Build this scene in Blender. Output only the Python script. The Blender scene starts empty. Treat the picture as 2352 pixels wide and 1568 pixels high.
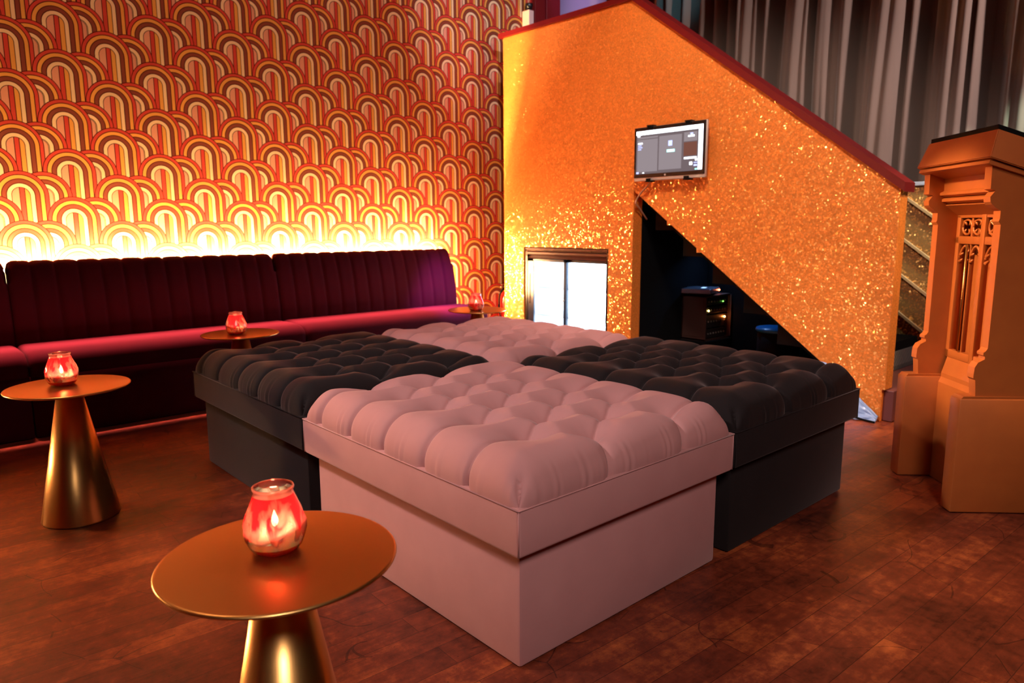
import bpy, bmesh, math, random
import numpy as np
from mathutils import Vector, Matrix, noise
from mathutils.geometry import tessellate_polygon

random.seed(7)
SC = bpy.context.scene
COL = SC.collection
PI = math.pi

# ------------------------------------------------------------------ camera
H = 1.1
FOC, YAW, PITCH, ROLL = 1638.967, math.radians(48.09197), math.radians(9.13707), math.radians(-0.21539)
fw = Vector((math.cos(YAW)*math.cos(PITCH), math.sin(YAW)*math.cos(PITCH), -math.sin(PITCH)))
rt = Vector((math.sin(YAW), -math.cos(YAW), 0)); up = rt.cross(fw)
r2 = rt*math.cos(ROLL) + up*math.sin(ROLL); u2 = -rt*math.sin(ROLL) + up*math.cos(ROLL)
cam = bpy.data.cameras.new('camera'); cam_o = bpy.data.objects.new('camera', cam); COL.objects.link(cam_o)
M4 = Matrix((r2, u2, -fw)).transposed().to_4x4(); M4.translation = Vector((0, 0, H))
cam_o.matrix_world = M4
cam.sensor_width = 36; cam.lens = FOC/2352*36; cam.clip_start = .05
cam.dof.use_dof = True; cam.dof.focus_distance = 2.1; cam.dof.aperture_fstop = 4.0
SC.camera = cam_o

# ------------------------------------------------------------------ world and light
w = bpy.data.worlds.new('world'); SC.world = w; w.use_nodes = True
w.node_tree.nodes['Background'].inputs[0].default_value = (.9, .35, .25, 1)
w.node_tree.nodes['Background'].inputs[1].default_value = .004
SC.view_settings.view_transform = 'Standard'; SC.view_settings.look = 'None'
SC.view_settings.gamma = 1; SC.view_settings.use_curve_mapping = False
SC.view_settings.exposure = 0.0
SC.cycles.max_bounces = 10; SC.cycles.diffuse_bounces = 5; SC.cycles.glossy_bounces = 4
SC.cycles.transparent_max_bounces = 16; SC.cycles.sample_clamp_indirect = 6
SC.cycles.caustics_reflective = False; SC.cycles.caustics_refractive = False

def look(o, tgt):
    o.rotation_euler = (Vector(tgt) - o.location).to_track_quat('-Z', 'Y').to_euler()
def area(name, loc, tgt, sx, sy, e, col, spread=180):
    l = bpy.data.lights.new(name, 'AREA'); l.shape = 'RECTANGLE'; l.size = sx; l.size_y = sy
    l.energy = e; l.color = col; l.spread = math.radians(spread)
    o = bpy.data.objects.new(name, l); o.location = loc; COL.objects.link(o); look(o, tgt); return o
def spot(name, loc, tgt, e, col, ang, blend=.5, rad=.05):
    l = bpy.data.lights.new(name, 'SPOT'); l.energy = e; l.color = col
    l.spot_size = math.radians(ang); l.spot_blend = blend; l.shadow_soft_size = rad
    o = bpy.data.objects.new(name, l); o.location = loc; COL.objects.link(o); look(o, tgt); return o
# spots over the room, and fills added to brighten parts of it
spot('ottoman_key_spot', (-1.0, 3.4, 3.6), (1.95, 2.1, .45), 470, (1, .92, .92), 40, .7, .13)
spot('ottoman_front_spot', (1.0, -1.2, 3.4), (1.9, 1.6, .3), 45, (1, .80, .74), 40, .8, .2)
spot('gold_wall_spot', (1.9, 1.6, 3.9), (4.175, 2.9, 1.25), 420, (1, .80, .66), 66, .6, .25)
spot('camera_side_fill', (-1.0, -1.6, 3.3), (1.8, 1.15, .3), 420, (1, .86, .82), 48, .7, .5)  # soft fill added behind the camera for faces turned this way
spot('far_panel_spot', (4.5, 1.3, 3.7), (5.27, 1.78, 1.3), 160, (.72, 1, .80), 14, .5)
area('ceiling_fill', (1.2, 2.0, 3.9), (1.2, 2.0, 0), 3.0, 3.0, 5, (1, .50, .36))  # broad warm fill added below the ceiling to lift the whole room
area('seat_red_lamp', (1.2, 4.90, 3.9), (1.2, 4.55, .4), 4.6, .06, 60, (1, .34, .30), 8)
area('wall_fill', (1.4, 4.1, 3.95), (1.4, 5.0, 2.6), 4.5, .3, 5, (1, .74, .68), 90)  # added fill that lifts the upper wallpaper
spot('floor_glow_fill', (.1, 3.4, 3.8), (.05, 2.1, 0), 230, (1, .58, .34), 40, .9, .2)  # added fill standing in for the light strip's orange reflection on the floor
spot('pulpit_fill', (1.6, -1.6, 3.4), (3.3, .8, 1.0), 130, (1, .66, .44), 26, .8, .1)  # added fill to brighten the near side of the pulpit
spot('pulpit_rim_fill', (.9, 3.1, 3.1), (3.08, 1.08, 1.02), 1300, (1, .70, .38), 13, .35, .06)  # added; stands in for strip glow on the pulpit's front edges
spot('stair_end_spot', (4.15, -.6, 3.6), (4.22, 1.5, .75), 320, (1, .70, .34), 20, .5, .05)
area('stage_wash_lamp', (4.5, -1.2, 3.3), (5.7, 2.4, 2.2), .3, .3, 26, (1, .80, .74), 90)
spot('purple_spot', (3.9, 3.8, 3.5), (3.47, 4.60, .45), 3200, (.42, .12, 1), 14, .7)
area('rack_blue_lamp', (5.02, 3.12, 1.05), (5.0, 3.05, .3), .05, .05, 1.6, (.25, .5, 1), 120)
spot('pale_spot', (2.6, 2.2, 3.6), (4.3, 4.98, 2.75), 260, (.78, .75, 1), 36, 1)
spot('lavender_floor_spot', (4.0, .3, 3.6), (3.98, 1.5, 0), 60, (.95, .62, 1), 17, .35)
spot('green_white_spot', (4.7, .2, 3.4), (5.4, 1.42, 1.5), 420, (.66, 1, .76), 17, .3)
spot('teal_spot', (4.7, 3.2, 3.6), (5.6, 4.2, 3.1), 20, (.2, .75, 1), 34, .6)
spot('violet_column_spot', (4.9, 4.0, 3.7), (5.4, 5.2, 3.1), 26, (.55, .35, 1), 50, .6)
spot('plinth_cool_spot', (1.2, 3.4, 3.5), (3.1, 1.0, .35), 45, (.85, .85, 1), 14, .8)
spot('amber_floor_spot', (3.4, -1.3, 2.8), (2.35, .30, 0), 260, (1, .66, .30), 26, .9)

# ------------------------------------------------------------------ node helpers
class NT:
    def __init__(s, name):
        s.m = bpy.data.materials.new(name); s.m.use_nodes = True; s.t = s.m.node_tree
        s.t.nodes.clear(); s.out = s.t.nodes.new('ShaderNodeOutputMaterial')
    def n(s, typ, **kw):
        nd = s.t.nodes.new(typ)
        for k, v in kw.items():
            if k in ('inp',): continue
            setattr(nd, k, v)
        for k, v in kw.get('inp', {}).items():
            s.put(nd.inputs[k], v)
        return nd
    def put(s, sock, v):
        if isinstance(v, Ex): v = v.s
        if isinstance(v, bpy.types.NodeSocket): s.t.links.new(v, sock)
        elif isinstance(v, (tuple, list)):
            v = tuple(v)
            if len(sock.default_value) == 4 and len(v) == 3: v = v + (1,)
            sock.default_value = v
        else: sock.default_value = v
    def principled(s, **kw):
        b = s.n('ShaderNodeBsdfPrincipled')
        for k, v in kw.items(): s.put(b.inputs[k.replace('_', ' ')], v)
        s.t.links.new(b.outputs[0], s.out.inputs[0]); return b
    def ex(s, sock): return Ex(s, sock)
class Ex:
    def __init__(s, nt, sock): s.nt = nt; s.s = sock
    def op(s, o, *a):
        nd = s.nt.t.nodes.new('ShaderNodeMath'); nd.operation = o
        s.nt.put(nd.inputs[0], s)
        for i, x in enumerate(a): s.nt.put(nd.inputs[i+1], x)
        return Ex(s.nt, nd.outputs[0])
    def __add__(s, o): return s.op('ADD', o)
    __radd__ = __add__
    def __sub__(s, o): return s.op('SUBTRACT', o)
    def __rsub__(s, o): return (s*-1) + o
    def __mul__(s, o): return s.op('MULTIPLY', o)
    __rmul__ = __mul__
    def __truediv__(s, o): return s.op('DIVIDE', o)
    def lt(s, o): return s.op('LESS_THAN', o)
    def gt(s, o): return s.op('GREATER_THAN', o)
    def mn(s, o): return s.op('MINIMUM', o)
    def mx(s, o): return s.op('MAXIMUM', o)
    def ab(s): return s.op('ABSOLUTE')
    def sq(s): return s.op('SQRT')
    def ceil(s): return s.op('CEIL')
    def floor(s): return s.op('FLOOR')
def sel(c, a, b):           # c ? a : b
    return b + (a - b)*c if isinstance(b, Ex) or isinstance(a, Ex) else c*(a-b) + b
def lin(c):                 # sRGB 0-255 to linear
    return tuple(((x/255)/12.92 if x/255 <= .04045 else ((x/255+.055)/1.055)**2.4) for x in c)

def simple(name, col, rough=.6, metal=0, **kw):
    t = NT(name); t.principled(Base_Color=col, Roughness=rough, Metallic=metal, **kw); return t.m
def emit(name, col, st):
    t = NT(name); e = t.n('ShaderNodeEmission', inp={0: col, 1: st}); t.t.links.new(e.outputs[0], t.out.inputs[0]); return t.m
def noisy(name, c1, c2, scale, rough=.6, metal=0, bump=0, detail=4, stretch=(1, 1, 1), **kw):
    t = NT(name); tc = t.n('ShaderNodeTexCoord')
    mp = t.n('ShaderNodeMapping', inp={'Vector': tc.outputs['Object'], 'Scale': stretch})
    nz = t.n('ShaderNodeTexNoise', inp={'Vector': mp.outputs[0], 'Scale': scale, 'Detail': detail})
    mx = t.n('ShaderNodeMix', data_type='RGBA', inp={0: nz.outputs[0]})
    t.put(mx.inputs[6], c1); t.put(mx.inputs[7], c2)
    b = t.principled(Base_Color=mx.outputs[2], Roughness=rough, Metallic=metal, **kw)
    if bump:
        bp = t.n('ShaderNodeBump', inp={'Strength': bump, 'Distance': .002, 'Height': nz.outputs[0]})
        t.t.links.new(bp.outputs[0], b.inputs['Normal'])
    return t.m

def velvet(name, c1, c2, sheen=.6, tint=(1, 1, 1)):
    return noisy(name, c1, c2, 9, rough=.9, bump=.0, detail=6, Specular_IOR_Level=.12, Sheen_Weight=sheen, Sheen_Roughness=.35, Sheen_Tint=tint)

# ------------------------------------------------------------------ wallpaper
def wallpaper():
    t = NT('retro_arch_wallpaper'); tc = t.n('ShaderNodeTexCoord')
    sp = t.n('ShaderNodeSeparateXYZ', inp={0: tc.outputs['Object']})
    X, Z = t.ex(sp.outputs[0]), t.ex(sp.outputs[2])
    hp, V = .257, .28; R = .139; X0, Z0 = .955, 1.288
    Xn = (X - X0)/R; Zn = (Z - Z0)/R + 1.0          # units of R, motif centre at Z=0
    HP, VV = hp/R, V/R; P2 = 2*HP
    cands = []
    for xo, zo in ((0., 0.), (HP, VV/2)):
        for k, so in ((0, 0.), (1, .86)):
            u = (Xn - (xo+so))/P2
            dx = (u - (u+.5).floor())*P2
            valid = dx.ab().lt(1.0)
            tp = (1.0 - (dx*dx).mn(1.0)).sq()
            n = ((Zn - tp - zo)/VV).ceil()
            cz = n*VV + zo
            cands.append((sel(valid, cz + .01*k, 1000.), dx, Zn - cz, k))
    best = cands[0][0]; bdx = cands[0][1]; bdz = cands[0][2]; bk = None
    bk = cands[0][0]*0.0
    for c, dx, dz, k in cands[1:]:
        s_ = c.lt(best)
        bdx = sel(s_, dx, bdx); bdz = sel(s_, dz, bdz); bk = s_*(float(k)) + (1.0 - s_)*bk
        best = best.mn(c)
    zp = bdz.mx(0.0)
    d = (bdx*bdx + zp*zp).sq()
    inner = d.lt(.335)
    # stripes inside the main arch
    sx = bdx
    q = sel(inner, (1.0-bk)*(sx + 2.0) + bk*1.0, d)       # >1.5 : inner stripes ; 1.0 : secondary centre
    # ramp lookups
    cred, cyel, cbro, ccre, cpea, clin = [lin(c) for c in ((212, 68, 52), (238, 164, 72), (138, 66, 46), (246, 208, 156), (232, 158, 124), (84, 24, 12))]
    def ramp(sock, stops):
        r = t.n('ShaderNodeValToRGB'); cr = r.color_ramp; cr.interpolation = 'CONSTANT'
        cr.elements[0].position = 0; cr.elements[0].color = stops[0][1] + (1,)
        while len(cr.elements) > 1: cr.elements.remove(cr.elements[-1])
        for p, c in stops[1:]:
            e = cr.elements.new(p); e.color = c + (1,)
        t.put(r.inputs[0], sock); return r.outputs[0]
    r1 = ramp(d, [(0, cpea), (.275, clin), (.295, ccre), (.305, clin), (.335, ccre), (.475, clin), (.51, cbro), (.645, clin), (.68, cyel), (.815, clin), (.85, cred), (.965, clin)])
    in2 = ramp(sx*.5 + .5, [(0, cpea), (.47, clin), (.485, cred), (.56, clin), (.578, cyel), (.655, clin)])
    usein = (1.0 - bk)*d.lt(.31)
    mx = t.n('ShaderNodeMix', data_type='RGBA', inp={0: usein}); t.put(mx.inputs[6], r1); t.put(mx.inputs[7], in2)
    # grubby print variation
    nz = t.n('ShaderNodeTexNoise', inp={'Vector': tc.outputs['Object'], 'Scale': 5, 'Detail': 5})
    hs = t.n('ShaderNodeHueSaturation', inp={'Color': mx.outputs[2], 'Value': t.ex(nz.outputs[0])*.3 + .85})
    t.principled(Base_Color=hs.outputs[0], Roughness=.75, Specular_IOR_Level=.15)
    return t.m

def glitter(name, base, k=.55, cell=190, rough=.28, mixd=.5, gain=.7):
    t = NT(name); tc = t.n('ShaderNodeTexCoord'); ge = t.n('ShaderNodeNewGeometry')
    vo = t.n('ShaderNodeTexVoronoi', inp={'Vector': tc.outputs['Object'], 'Scale': cell})
    v1 = t.n('ShaderNodeVectorMath', operation='SUBTRACT', inp={0: vo.outputs['Color'], 1: (.5, .5, .5)})
    v2 = t.n('ShaderNodeVectorMath', operation='SCALE', inp={0: v1.outputs[0], 'Scale': k})
    v3 = t.n('ShaderNodeVectorMath', operation='ADD', inp={0: v2.outputs[0], 1: ge.outputs['Normal']})
    v4 = t.n('ShaderNodeVectorMath', operation='NORMALIZE', inp={0: v3.outputs[0]})
    sx = t.n('ShaderNodeSeparateXYZ', inp={0: vo.outputs['Color']})
    val = t.ex(sx.outputs[1])*.3 + .85
    hs = t.n('ShaderNodeHueSaturation', inp={'Color': base, 'Value': val})
    d = t.n('ShaderNodeBsdfPrincipled'); t.put(d.inputs['Base Color'], hs.outputs[0]); d.inputs['Roughness'].default_value = .6
    mk = t.ex(sx.outputs[0]).gt(1-mixd)*gain
    gc = t.n('ShaderNodeMix', data_type='RGBA', inp={0: mk}); t.put(gc.inputs[6], (0, 0, 0)); t.put(gc.inputs[7], (1.0, .62, .20))
    g = t.n('ShaderNodeBsdfGlossy', inp={0: gc.outputs[2], 1: rough}); t.t.links.new(v4.outputs[0], g.inputs['Normal'])
    ad = t.n('ShaderNodeAddShader'); t.t.links.new(d.outputs[0], ad.inputs[0]); t.t.links.new(g.outputs[0], ad.inputs[1])
    t.t.links.new(ad.outputs[0], t.out.inputs[0]); return t.m

def wood_floor():
    t = NT('worn_red_brown_planks'); tc = t.n('ShaderNodeTexCoord')
    mp = t.n('ShaderNodeMapping', inp={'Vector': tc.outputs['Object'], 'Rotation': (0, 0, math.radians(2.5))})
    br = t.n('ShaderNodeTexBrick', offset=.37, inp={'Vector': mp.outputs[0], 'Color1': (0, 0, 0, 1), 'Color2': (1, 1, 1, 1), 'Mortar': (.5, .5, .5, 1), 'Scale': 1.0, 'Mortar Size': .0012, 'Mortar Smooth': .2, 'Bias': 0, 'Brick Width': .95, 'Row Height': .092})
    mg = t.n('ShaderNodeMapping', inp={'Vector': mp.outputs[0], 'Scale': (1.6, 22, 1)})
    g1 = t.n('ShaderNodeTexNoise', inp={'Vector': mg.outputs[0], 'Scale': 3.0, 'Detail': 8, 'Roughness': .65})
    g2 = t.n('ShaderNodeTexNoise', inp={'Vector': mp.outputs[0], 'Scale': 2.2, 'Detail': 7, 'Roughness': .7})
    g3 = t.n('ShaderNodeTexNoise', inp={'Vector': mp.outputs[0], 'Scale': 26, 'Detail': 6, 'Roughness': .75})
    v = t.ex(br.outputs[0])*.22 + t.ex(g1.outputs[0])*.35 + .06 + (t.ex(g2.outputs[0])-.5)*1.7 + (t.ex(g3.outputs[0])-.5)*.9 + .12
    cr = t.n('ShaderNodeValToRGB'); e = cr.color_ramp.elements
    e[0].position = .08; e[0].color = lin((52, 18, 12)) + (1,)
    e[1].position = .95; e[1].color = lin((190, 96, 48)) + (1,)
    x = cr.color_ramp.elements.new(.5); x.color = lin((116, 48, 28)) + (1,)
    t.put(cr.inputs[0], v)
    # scratches
    ds = t.n('ShaderNodeTexNoise', inp={'Vector': tc.outputs['Object'], 'Scale': 2.2, 'Detail': 2})
    va = t.n('ShaderNodeVectorMath', operation='MULTIPLY_ADD', inp={0: ds.outputs['Color'], 1: (.5, .5, 0), 2: tc.outputs['Object']})
    vo = t.n('ShaderNodeTexVoronoi', feature='DISTANCE_TO_EDGE', inp={'Vector': va.outputs[0], 'Scale': 3.1})
    nm = t.n('ShaderNodeTexNoise', inp={'Vector': tc.outputs['Object'], 'Scale': 4.5, 'Detail': 3})
    scr = t.ex(vo.outputs['Distance']).lt(.006)*t.ex(nm.outputs[0]).gt(.52)
    sp = t.n('ShaderNodeTexNoise', inp={'Vector': tc.outputs['Object'], 'Scale': 60, 'Detail': 2})
    spk = t.ex(sp.outputs[0]).gt(.72)
    dark = (scr*.55 + spk*.45).mn(.7)
    mort = t.ex(br.outputs['Fac'])*.6
    mx = t.n('ShaderNodeMix', data_type='RGBA', inp={0: dark.mx(mort)}); t.put(mx.inputs[6], cr.outputs[0]); t.put(mx.inputs[7], lin((22, 8, 6)))
    b = t.principled(Base_Color=mx.outputs[2], Roughness=t.ex(g3.outputs[0])*.3 + .26, Specular_IOR_Level=.45)
    bp = t.n('ShaderNodeBump', inp={'Strength': .25, 'Distance': .003, 'Height': (t.ex(g1.outputs[0])*.5 - dark - mort).s})
    t.t.links.new(bp.outputs[0], b.inputs['Normal'])
    return t.m

def brass(name='brushed_brass', rough=.30, stretch=(90, 90, 2.0), col=(.62, .32, .10)):
    t = NT(name); tc = t.n('ShaderNodeTexCoord')
    mp = t.n('ShaderNodeMapping', inp={'Vector': tc.outputs['Object'], 'Scale': stretch})
    nz = t.n('ShaderNodeTexNoise', inp={'Vector': mp.outputs[0], 'Scale': 4, 'Detail': 4})
    t.principled(Base_Color=col, Metallic=1, Roughness=t.ex(nz.outputs[0])*.06 + (rough-.03)); return t.m

def jar_glass():
    t = NT('red_stained_glass'); tc = t.n('ShaderNodeTexCoord')
    sz = t.n('ShaderNodeSeparateXYZ', inp={0: tc.outputs['Object']}); Z = t.ex(sz.outputs[2])
    mp = t.n('ShaderNodeMapping', inp={'Vector': tc.outputs['Object'], 'Scale': (1, 1, .45)})
    nz = t.n('ShaderNodeTexNoise', inp={'Vector': mp.outputs[0], 'Scale': 30, 'Detail': 3, 'Distortion': .6})
    m = (t.ex(nz.outputs[0]) - .37)*4.5 + (Z - .062)*14
    m = m.mx(0.0).mn(1.0)
    low = (.016 - Z).gt(0.0); m = m.mx(low*.95)
    top = (Z - .108).gt(0.0)
    m = m*(1.0 - top) + top*.45
    cr = t.n('ShaderNodeMix', data_type='RGBA', inp={0: m}); t.put(cr.inputs[6], (1, .50, .46)); t.put(cr.inputs[7], (.85, .02, .04))
    tr = t.n('ShaderNodeBsdfTransparent', inp={0: cr.outputs[2]})
    tl = t.n('ShaderNodeBsdfTranslucent', inp={0: cr.outputs[2]})
    gl = t.n('ShaderNodeBsdfGlossy', inp={0: (1, .9, .9, 1), 1: .06})
    m1 = t.n('ShaderNodeMixShader', inp={0: m*.45 + .15}); t.t.links.new(tr.outputs[0], m1.inputs[1]); t.t.links.new(tl.outputs[0], m1.inputs[2])
    fr = t.n('ShaderNodeFresnel', inp={0: 1.45})
    bp = t.n('ShaderNodeBump', inp={'Strength': .5, 'Distance': .002, 'Height': nz.outputs[0]})
    for x in (fr, gl, tl): t.t.links.new(bp.outputs[0], x.inputs['Normal'])
    m2 = t.n('ShaderNodeMixShader', inp={0: fr.outputs[0]}); t.t.links.new(m1.outputs[0], m2.inputs[1]); t.t.links.new(gl.outputs[0], m2.inputs[2])
    t.t.links.new(m2.outputs[0], t.out.inputs[0]); return t.m

def pane_glass(name, col=(1, 1, 1)):
    t = NT(name); tr = t.n('ShaderNodeBsdfTransparent', inp={0: col}); gl = t.n('ShaderNodeBsdfGlossy', inp={0: (1, 1, 1, 1), 1: .03})
    m = t.n('ShaderNodeMixShader', inp={0: .07}); t.t.links.new(tr.outputs[0], m.inputs[1]); t.t.links.new(gl.outputs[0], m.inputs[2])
    t.t.links.new(m.outputs[0], t.out.inputs[0]); return t.m

MAT = {}
MAT['paper'] = wallpaper()
MAT['glit'] = glitter('orange_gold_glitter', lin((235, 132, 48)), cell=130, mixd=.42, rough=.26, gain=1.25)
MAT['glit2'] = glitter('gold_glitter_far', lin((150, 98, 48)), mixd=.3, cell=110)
MAT['floor'] = wood_floor()
MAT['pink'] = velvet('dusty_pink_velvet', lin((186, 130, 126)), lin((172, 118, 115)), .2, (1, .85, .82))
MAT['char'] = velvet('charcoal_velvet', lin((36, 27, 27)), lin((27, 21, 21)), .14, (1, .75, .72))
MAT['burg'] = velvet('burgundy_velvet', lin((70, 4, 19)), lin((56, 3, 15)), .0, (1, .2, .25))
MAT['brass'] = brass(); MAT['brasstop'] = brass('satin_brass_top', .31, (3, 3, 3), (.76, .42, .14))
MAT['redcap'] = simple('red_paint', lin((118, 10, 16)), .5)
MAT['black'] = simple('matt_black', (.004, .004, .005), .8, 0, Specular_IOR_Level=.1)
MAT['blackg'] = simple('gloss_black', (.008, .008, .01), .25)
MAT['ceil'] = simple('dark_ceiling_paint', lin((70, 34, 28)), .8)
MAT['wall'] = simple('deep_red_wall_paint', lin((96, 34, 26)), .8)
MAT['pale'] = simple('pale_wall_paint', lin((190, 180, 200)), .7)
MAT['bronze'] = noisy('copper_gold_paint', lin((186, 100, 44)), lin((168, 86, 38)), 14, rough=.42, metal=.25, bump=.05)
MAT['curtain'] = noisy('taupe_velvet_curtain', lin((150, 128, 118)), lin((132, 110, 102)), 3, rough=.9, stretch=(1, 6, .5), Sheen_Weight=.3)
MAT['jar'] = jar_glass()
MAT['wax'] = simple('white_wax', (.95, .85, .80), .4, Subsurface_Weight=1.0, Subsurface_Radius=(1, .6, .5), Subsurface_Scale=.06)
MAT['flame'] = emit('candle_flame', (1, .62, .25), 60)
MAT['wick'] = simple('wick', (.01, .01, .01), .9)
MAT['led'] = emit('warm_led', (1, .60, .28), 1000)
MAT['led2'] = emit('warm_led_end', (1, .62, .28), 1050)
MAT['led3'] = emit('warm_led_added', (1, .62, .26), 2300)
MAT['cold'] = emit('cold_led', (.62, .82, 1), 24)
MAT['white'] = simple('white_plastic', (.8, .82, .85), .4)
MAT['silver'] = simple('silver_plastic', (.72, .66, .62), .35, .2)
MAT['knob'] = simple('grey_knobs', (.25, .2, .19), .4)
MAT['glass'] = pane_glass('cooler_glass')

# ------------------------------------------------------------------ mesh helpers
def bx(bm, x0, x1, y0, y1, z0, z1, bev=0, seg=2, mi=0):
    r = bmesh.ops.create_cube(bm, size=1)
    bmesh.ops.scale(bm, vec=(x1-x0, y1-y0, z1-z0), verts=r['verts'])
    bmesh.ops.translate(bm, vec=((x0+x1)/2, (y0+y1)/2, (z0+z1)/2), verts=r['verts'])
    fs = set(f for v in r['verts'] for f in v.link_faces)
    for f in fs: f.material_index = mi
    if bev:
        ed = set(e for v in r['verts'] for e in v.link_edges)
        q = bmesh.ops.bevel(bm, geom=list(ed), offset=bev, segments=seg, affect='EDGES', profile=.5, material=mi)
    return bm
def lathe(bm, prof, n=48, cx=0, cy=0, rip=None, mi=0):
    rings = []
    for i, (r, z) in enumerate(prof):
        ring = []
        if r < 1e-5: ring = [bm.verts.new((cx, cy, z))]
        else:
            for k in range(n):
                a = 2*PI*k/n; rr = r + (rip(a, z) if rip else 0)
                ring.append(bm.verts.new((cx+rr*math.cos(a), cy+rr*math.sin(a), z)))
        rings.append(ring)
    for a, b in zip(rings[:-1], rings[1:]):
        for k in range(n):
            if len(a) == 1 and len(b) == 1: continue
            if len(a) == 1: f = bm.faces.new((a[0], b[(k+1) % n], b[k]))
            elif len(b) == 1: f = bm.faces.new((a[k], a[(k+1) % n], b[0]))
            else: f = bm.faces.new((a[k], a[(k+1) % n], b[(k+1) % n], b[k]))
            f.material_index = mi
    return bm
def prism(bm, pts, ax, t0, t1, mi=0):
    """polygon pts extruded along axis 0/1/2 from t0 to t1; pts are the two other axes in order"""
    def P(p, t):
        if ax == 0: return (t, p[0], p[1])
        if ax == 1: return (p[0], t, p[1])
        return (p[0], p[1], t)
    a = [bm.verts.new(P(p, t0)) for p in pts]; b = [bm.verts.new(P(p, t1)) for p in pts]
    tri = tessellate_polygon([[Vector((p[0], p[1], 0)) for p in pts]])
    fs = []
    for q in tri:
        fs.append(bm.faces.new([a[i] for i in q])); fs.append(bm.faces.new([b[i] for i in reversed(q)]))
    n = len(pts)
    for i in range(n):
        j = (i+1) % n; fs.append(bm.faces.new((a[i], b[i], b[j], a[j])))
    for f in fs: f.material_index = mi
    bmesh.ops.recalc_face_normals(bm, faces=fs)
    return bm
def tube(bm, pts, r, n=10, mi=0):
    pts = [Vector(p) for p in pts]; rings = []
    for i, p in enumerate(pts):
        d = (pts[min(i+1, len(pts)-1)] - pts[max(i-1, 0)]).normalized()
        u = d.orthogonal().normalized() if i == 0 else (u - d*u.dot(d)).normalized()
        v = d.cross(u); rr = r[i] if isinstance(r, (list, tuple)) else r
        rings.append([bm.verts.new(p + (u*math.cos(2*PI*k/n) + v*math.sin(2*PI*k/n))*rr) for k in range(n)])
    for a, b in zip(rings[:-1], rings[1:]):
        for k in range(n): bm.faces.new((a[k], a[(k+1) % n], b[(k+1) % n], b[k])).material_index = mi
    bm.faces.new(rings[0][::-1]).material_index = mi; bm.faces.new(rings[-1]).material_index = mi
    return bm
def spline(pts, n=8):
    pts = [Vector(p) for p in pts]; P = [pts[0]] + pts + [pts[-1]]; out = []
    for i in range(1, len(P)-2):
        for k in range(n):
            t = k/n; a, b, c, d = P[i-1], P[i], P[i+1], P[i+2]
            out.append(.5*((2*b) + (c-a)*t + (2*a-5*b+4*c-d)*t*t + (3*b-a-3*c+d)*t**3))
    return out + [pts[-1]]
def obj(name, bm, mats, parent=None, smooth=False, angle=None, loc=None):
    me = bpy.data.meshes.new(name)
    if isinstance(bm, bmesh.types.BMesh):
        if smooth or angle is not None:
            for f in bm.faces: f.smooth = True
            if angle is not None:
                for e in bm.edges:
                    if len(e.link_faces) == 2 and e.calc_face_angle(0) > math.radians(angle): e.smooth = False
        bm.to_mesh(me); bm.free()
    else:
        v, f = bm; me.from_pydata(v, [], f); me.update()
        if smooth: me.polygons.foreach_set('use_smooth', [True]*len(me.polygons))
    for m in (mats if isinstance(mats, (list, tuple)) else [mats]): me.materials.append(MAT[m] if isinstance(m, str) else m)
    o = bpy.data.objects.new(name, me); COL.objects.link(o)
    if parent: o.parent = parent
    if loc: o.location = loc
    return o
def tag(o, label, cat, group=None, kind=None):
    o['label'] = label; o['category'] = cat
    if group: o['group'] = group
    if kind: o['kind'] = kind
    return o
def thing(name, label, cat, loc=(0, 0, 0), rz=0, group=None):
    o = bpy.data.objects.new(name, None); o.empty_display_size = .1; COL.objects.link(o)
    o.location = loc; o.rotation_euler = (0, 0, rz); return tag(o, label, cat, group)
def struct(name, bm, m, label=None, **k):
    o = obj(name, bm, m, **k); o['kind'] = 'structure'
    if label: o['label'] = label
    return o
def B(): return bmesh.new()
def boxm(*a, **k): return bx(B(), *a, **k)

# ------------------------------------------------------------------ room shell
WY = 5.0; GX = 4.175
struct('floor', boxm(-4, 8, -4, 7.5, -.1, 0), 'floor', 'worn red-brown wooden plank floor')
struct('ceiling', boxm(-4, 8, -4, 7.5, 4.0, 4.1), 'ceil', 'dark ceiling')
struct('wall_left', boxm(-4, 4.72, WY, WY+.12, 0, 4.0), 'paper', 'wall with orange and brown seventies arch wallpaper')
struct('wall_rear', boxm(-4, 8, -4.1, -4, 0, 4.0), 'wall', 'deep red wall behind the viewer')
struct('wall_side', boxm(-4.1, -4, -4, 7.5, 0, 4.0), 'wall', 'deep red side wall')
struct('wall_back', boxm(6.4, 6.5, -4, 7.5, 0, 4.0), 'wall', 'dark wall behind the curtain')
struct('wall_alcove', boxm(4.72, 8, 7.4, 7.5, 0, 4.0), 'wall', 'far wall of the passage behind the stair')
bm = B(); bx(bm, 4.72, 4.84, 4.93, 5.13, 0, 4.0, .004); bx(bm, 4.84, 4.865, 4.95, 5.12, 0, 4.0); bx(bm, 4.865, 5.045, 4.93, 5.13, 0, 4.0, .006)
struct('trim_1', bm, 'redcap', 'red painted door surround at the end of the wallpapered wall')
bm = lathe(B(), [(.3, 0), (.3, 4.0)], 48)
o = struct('wall_column', bm, 'pale', 'pale round column lit violet', smooth=True); o.location = (5.55, 5.2, 0)

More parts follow.
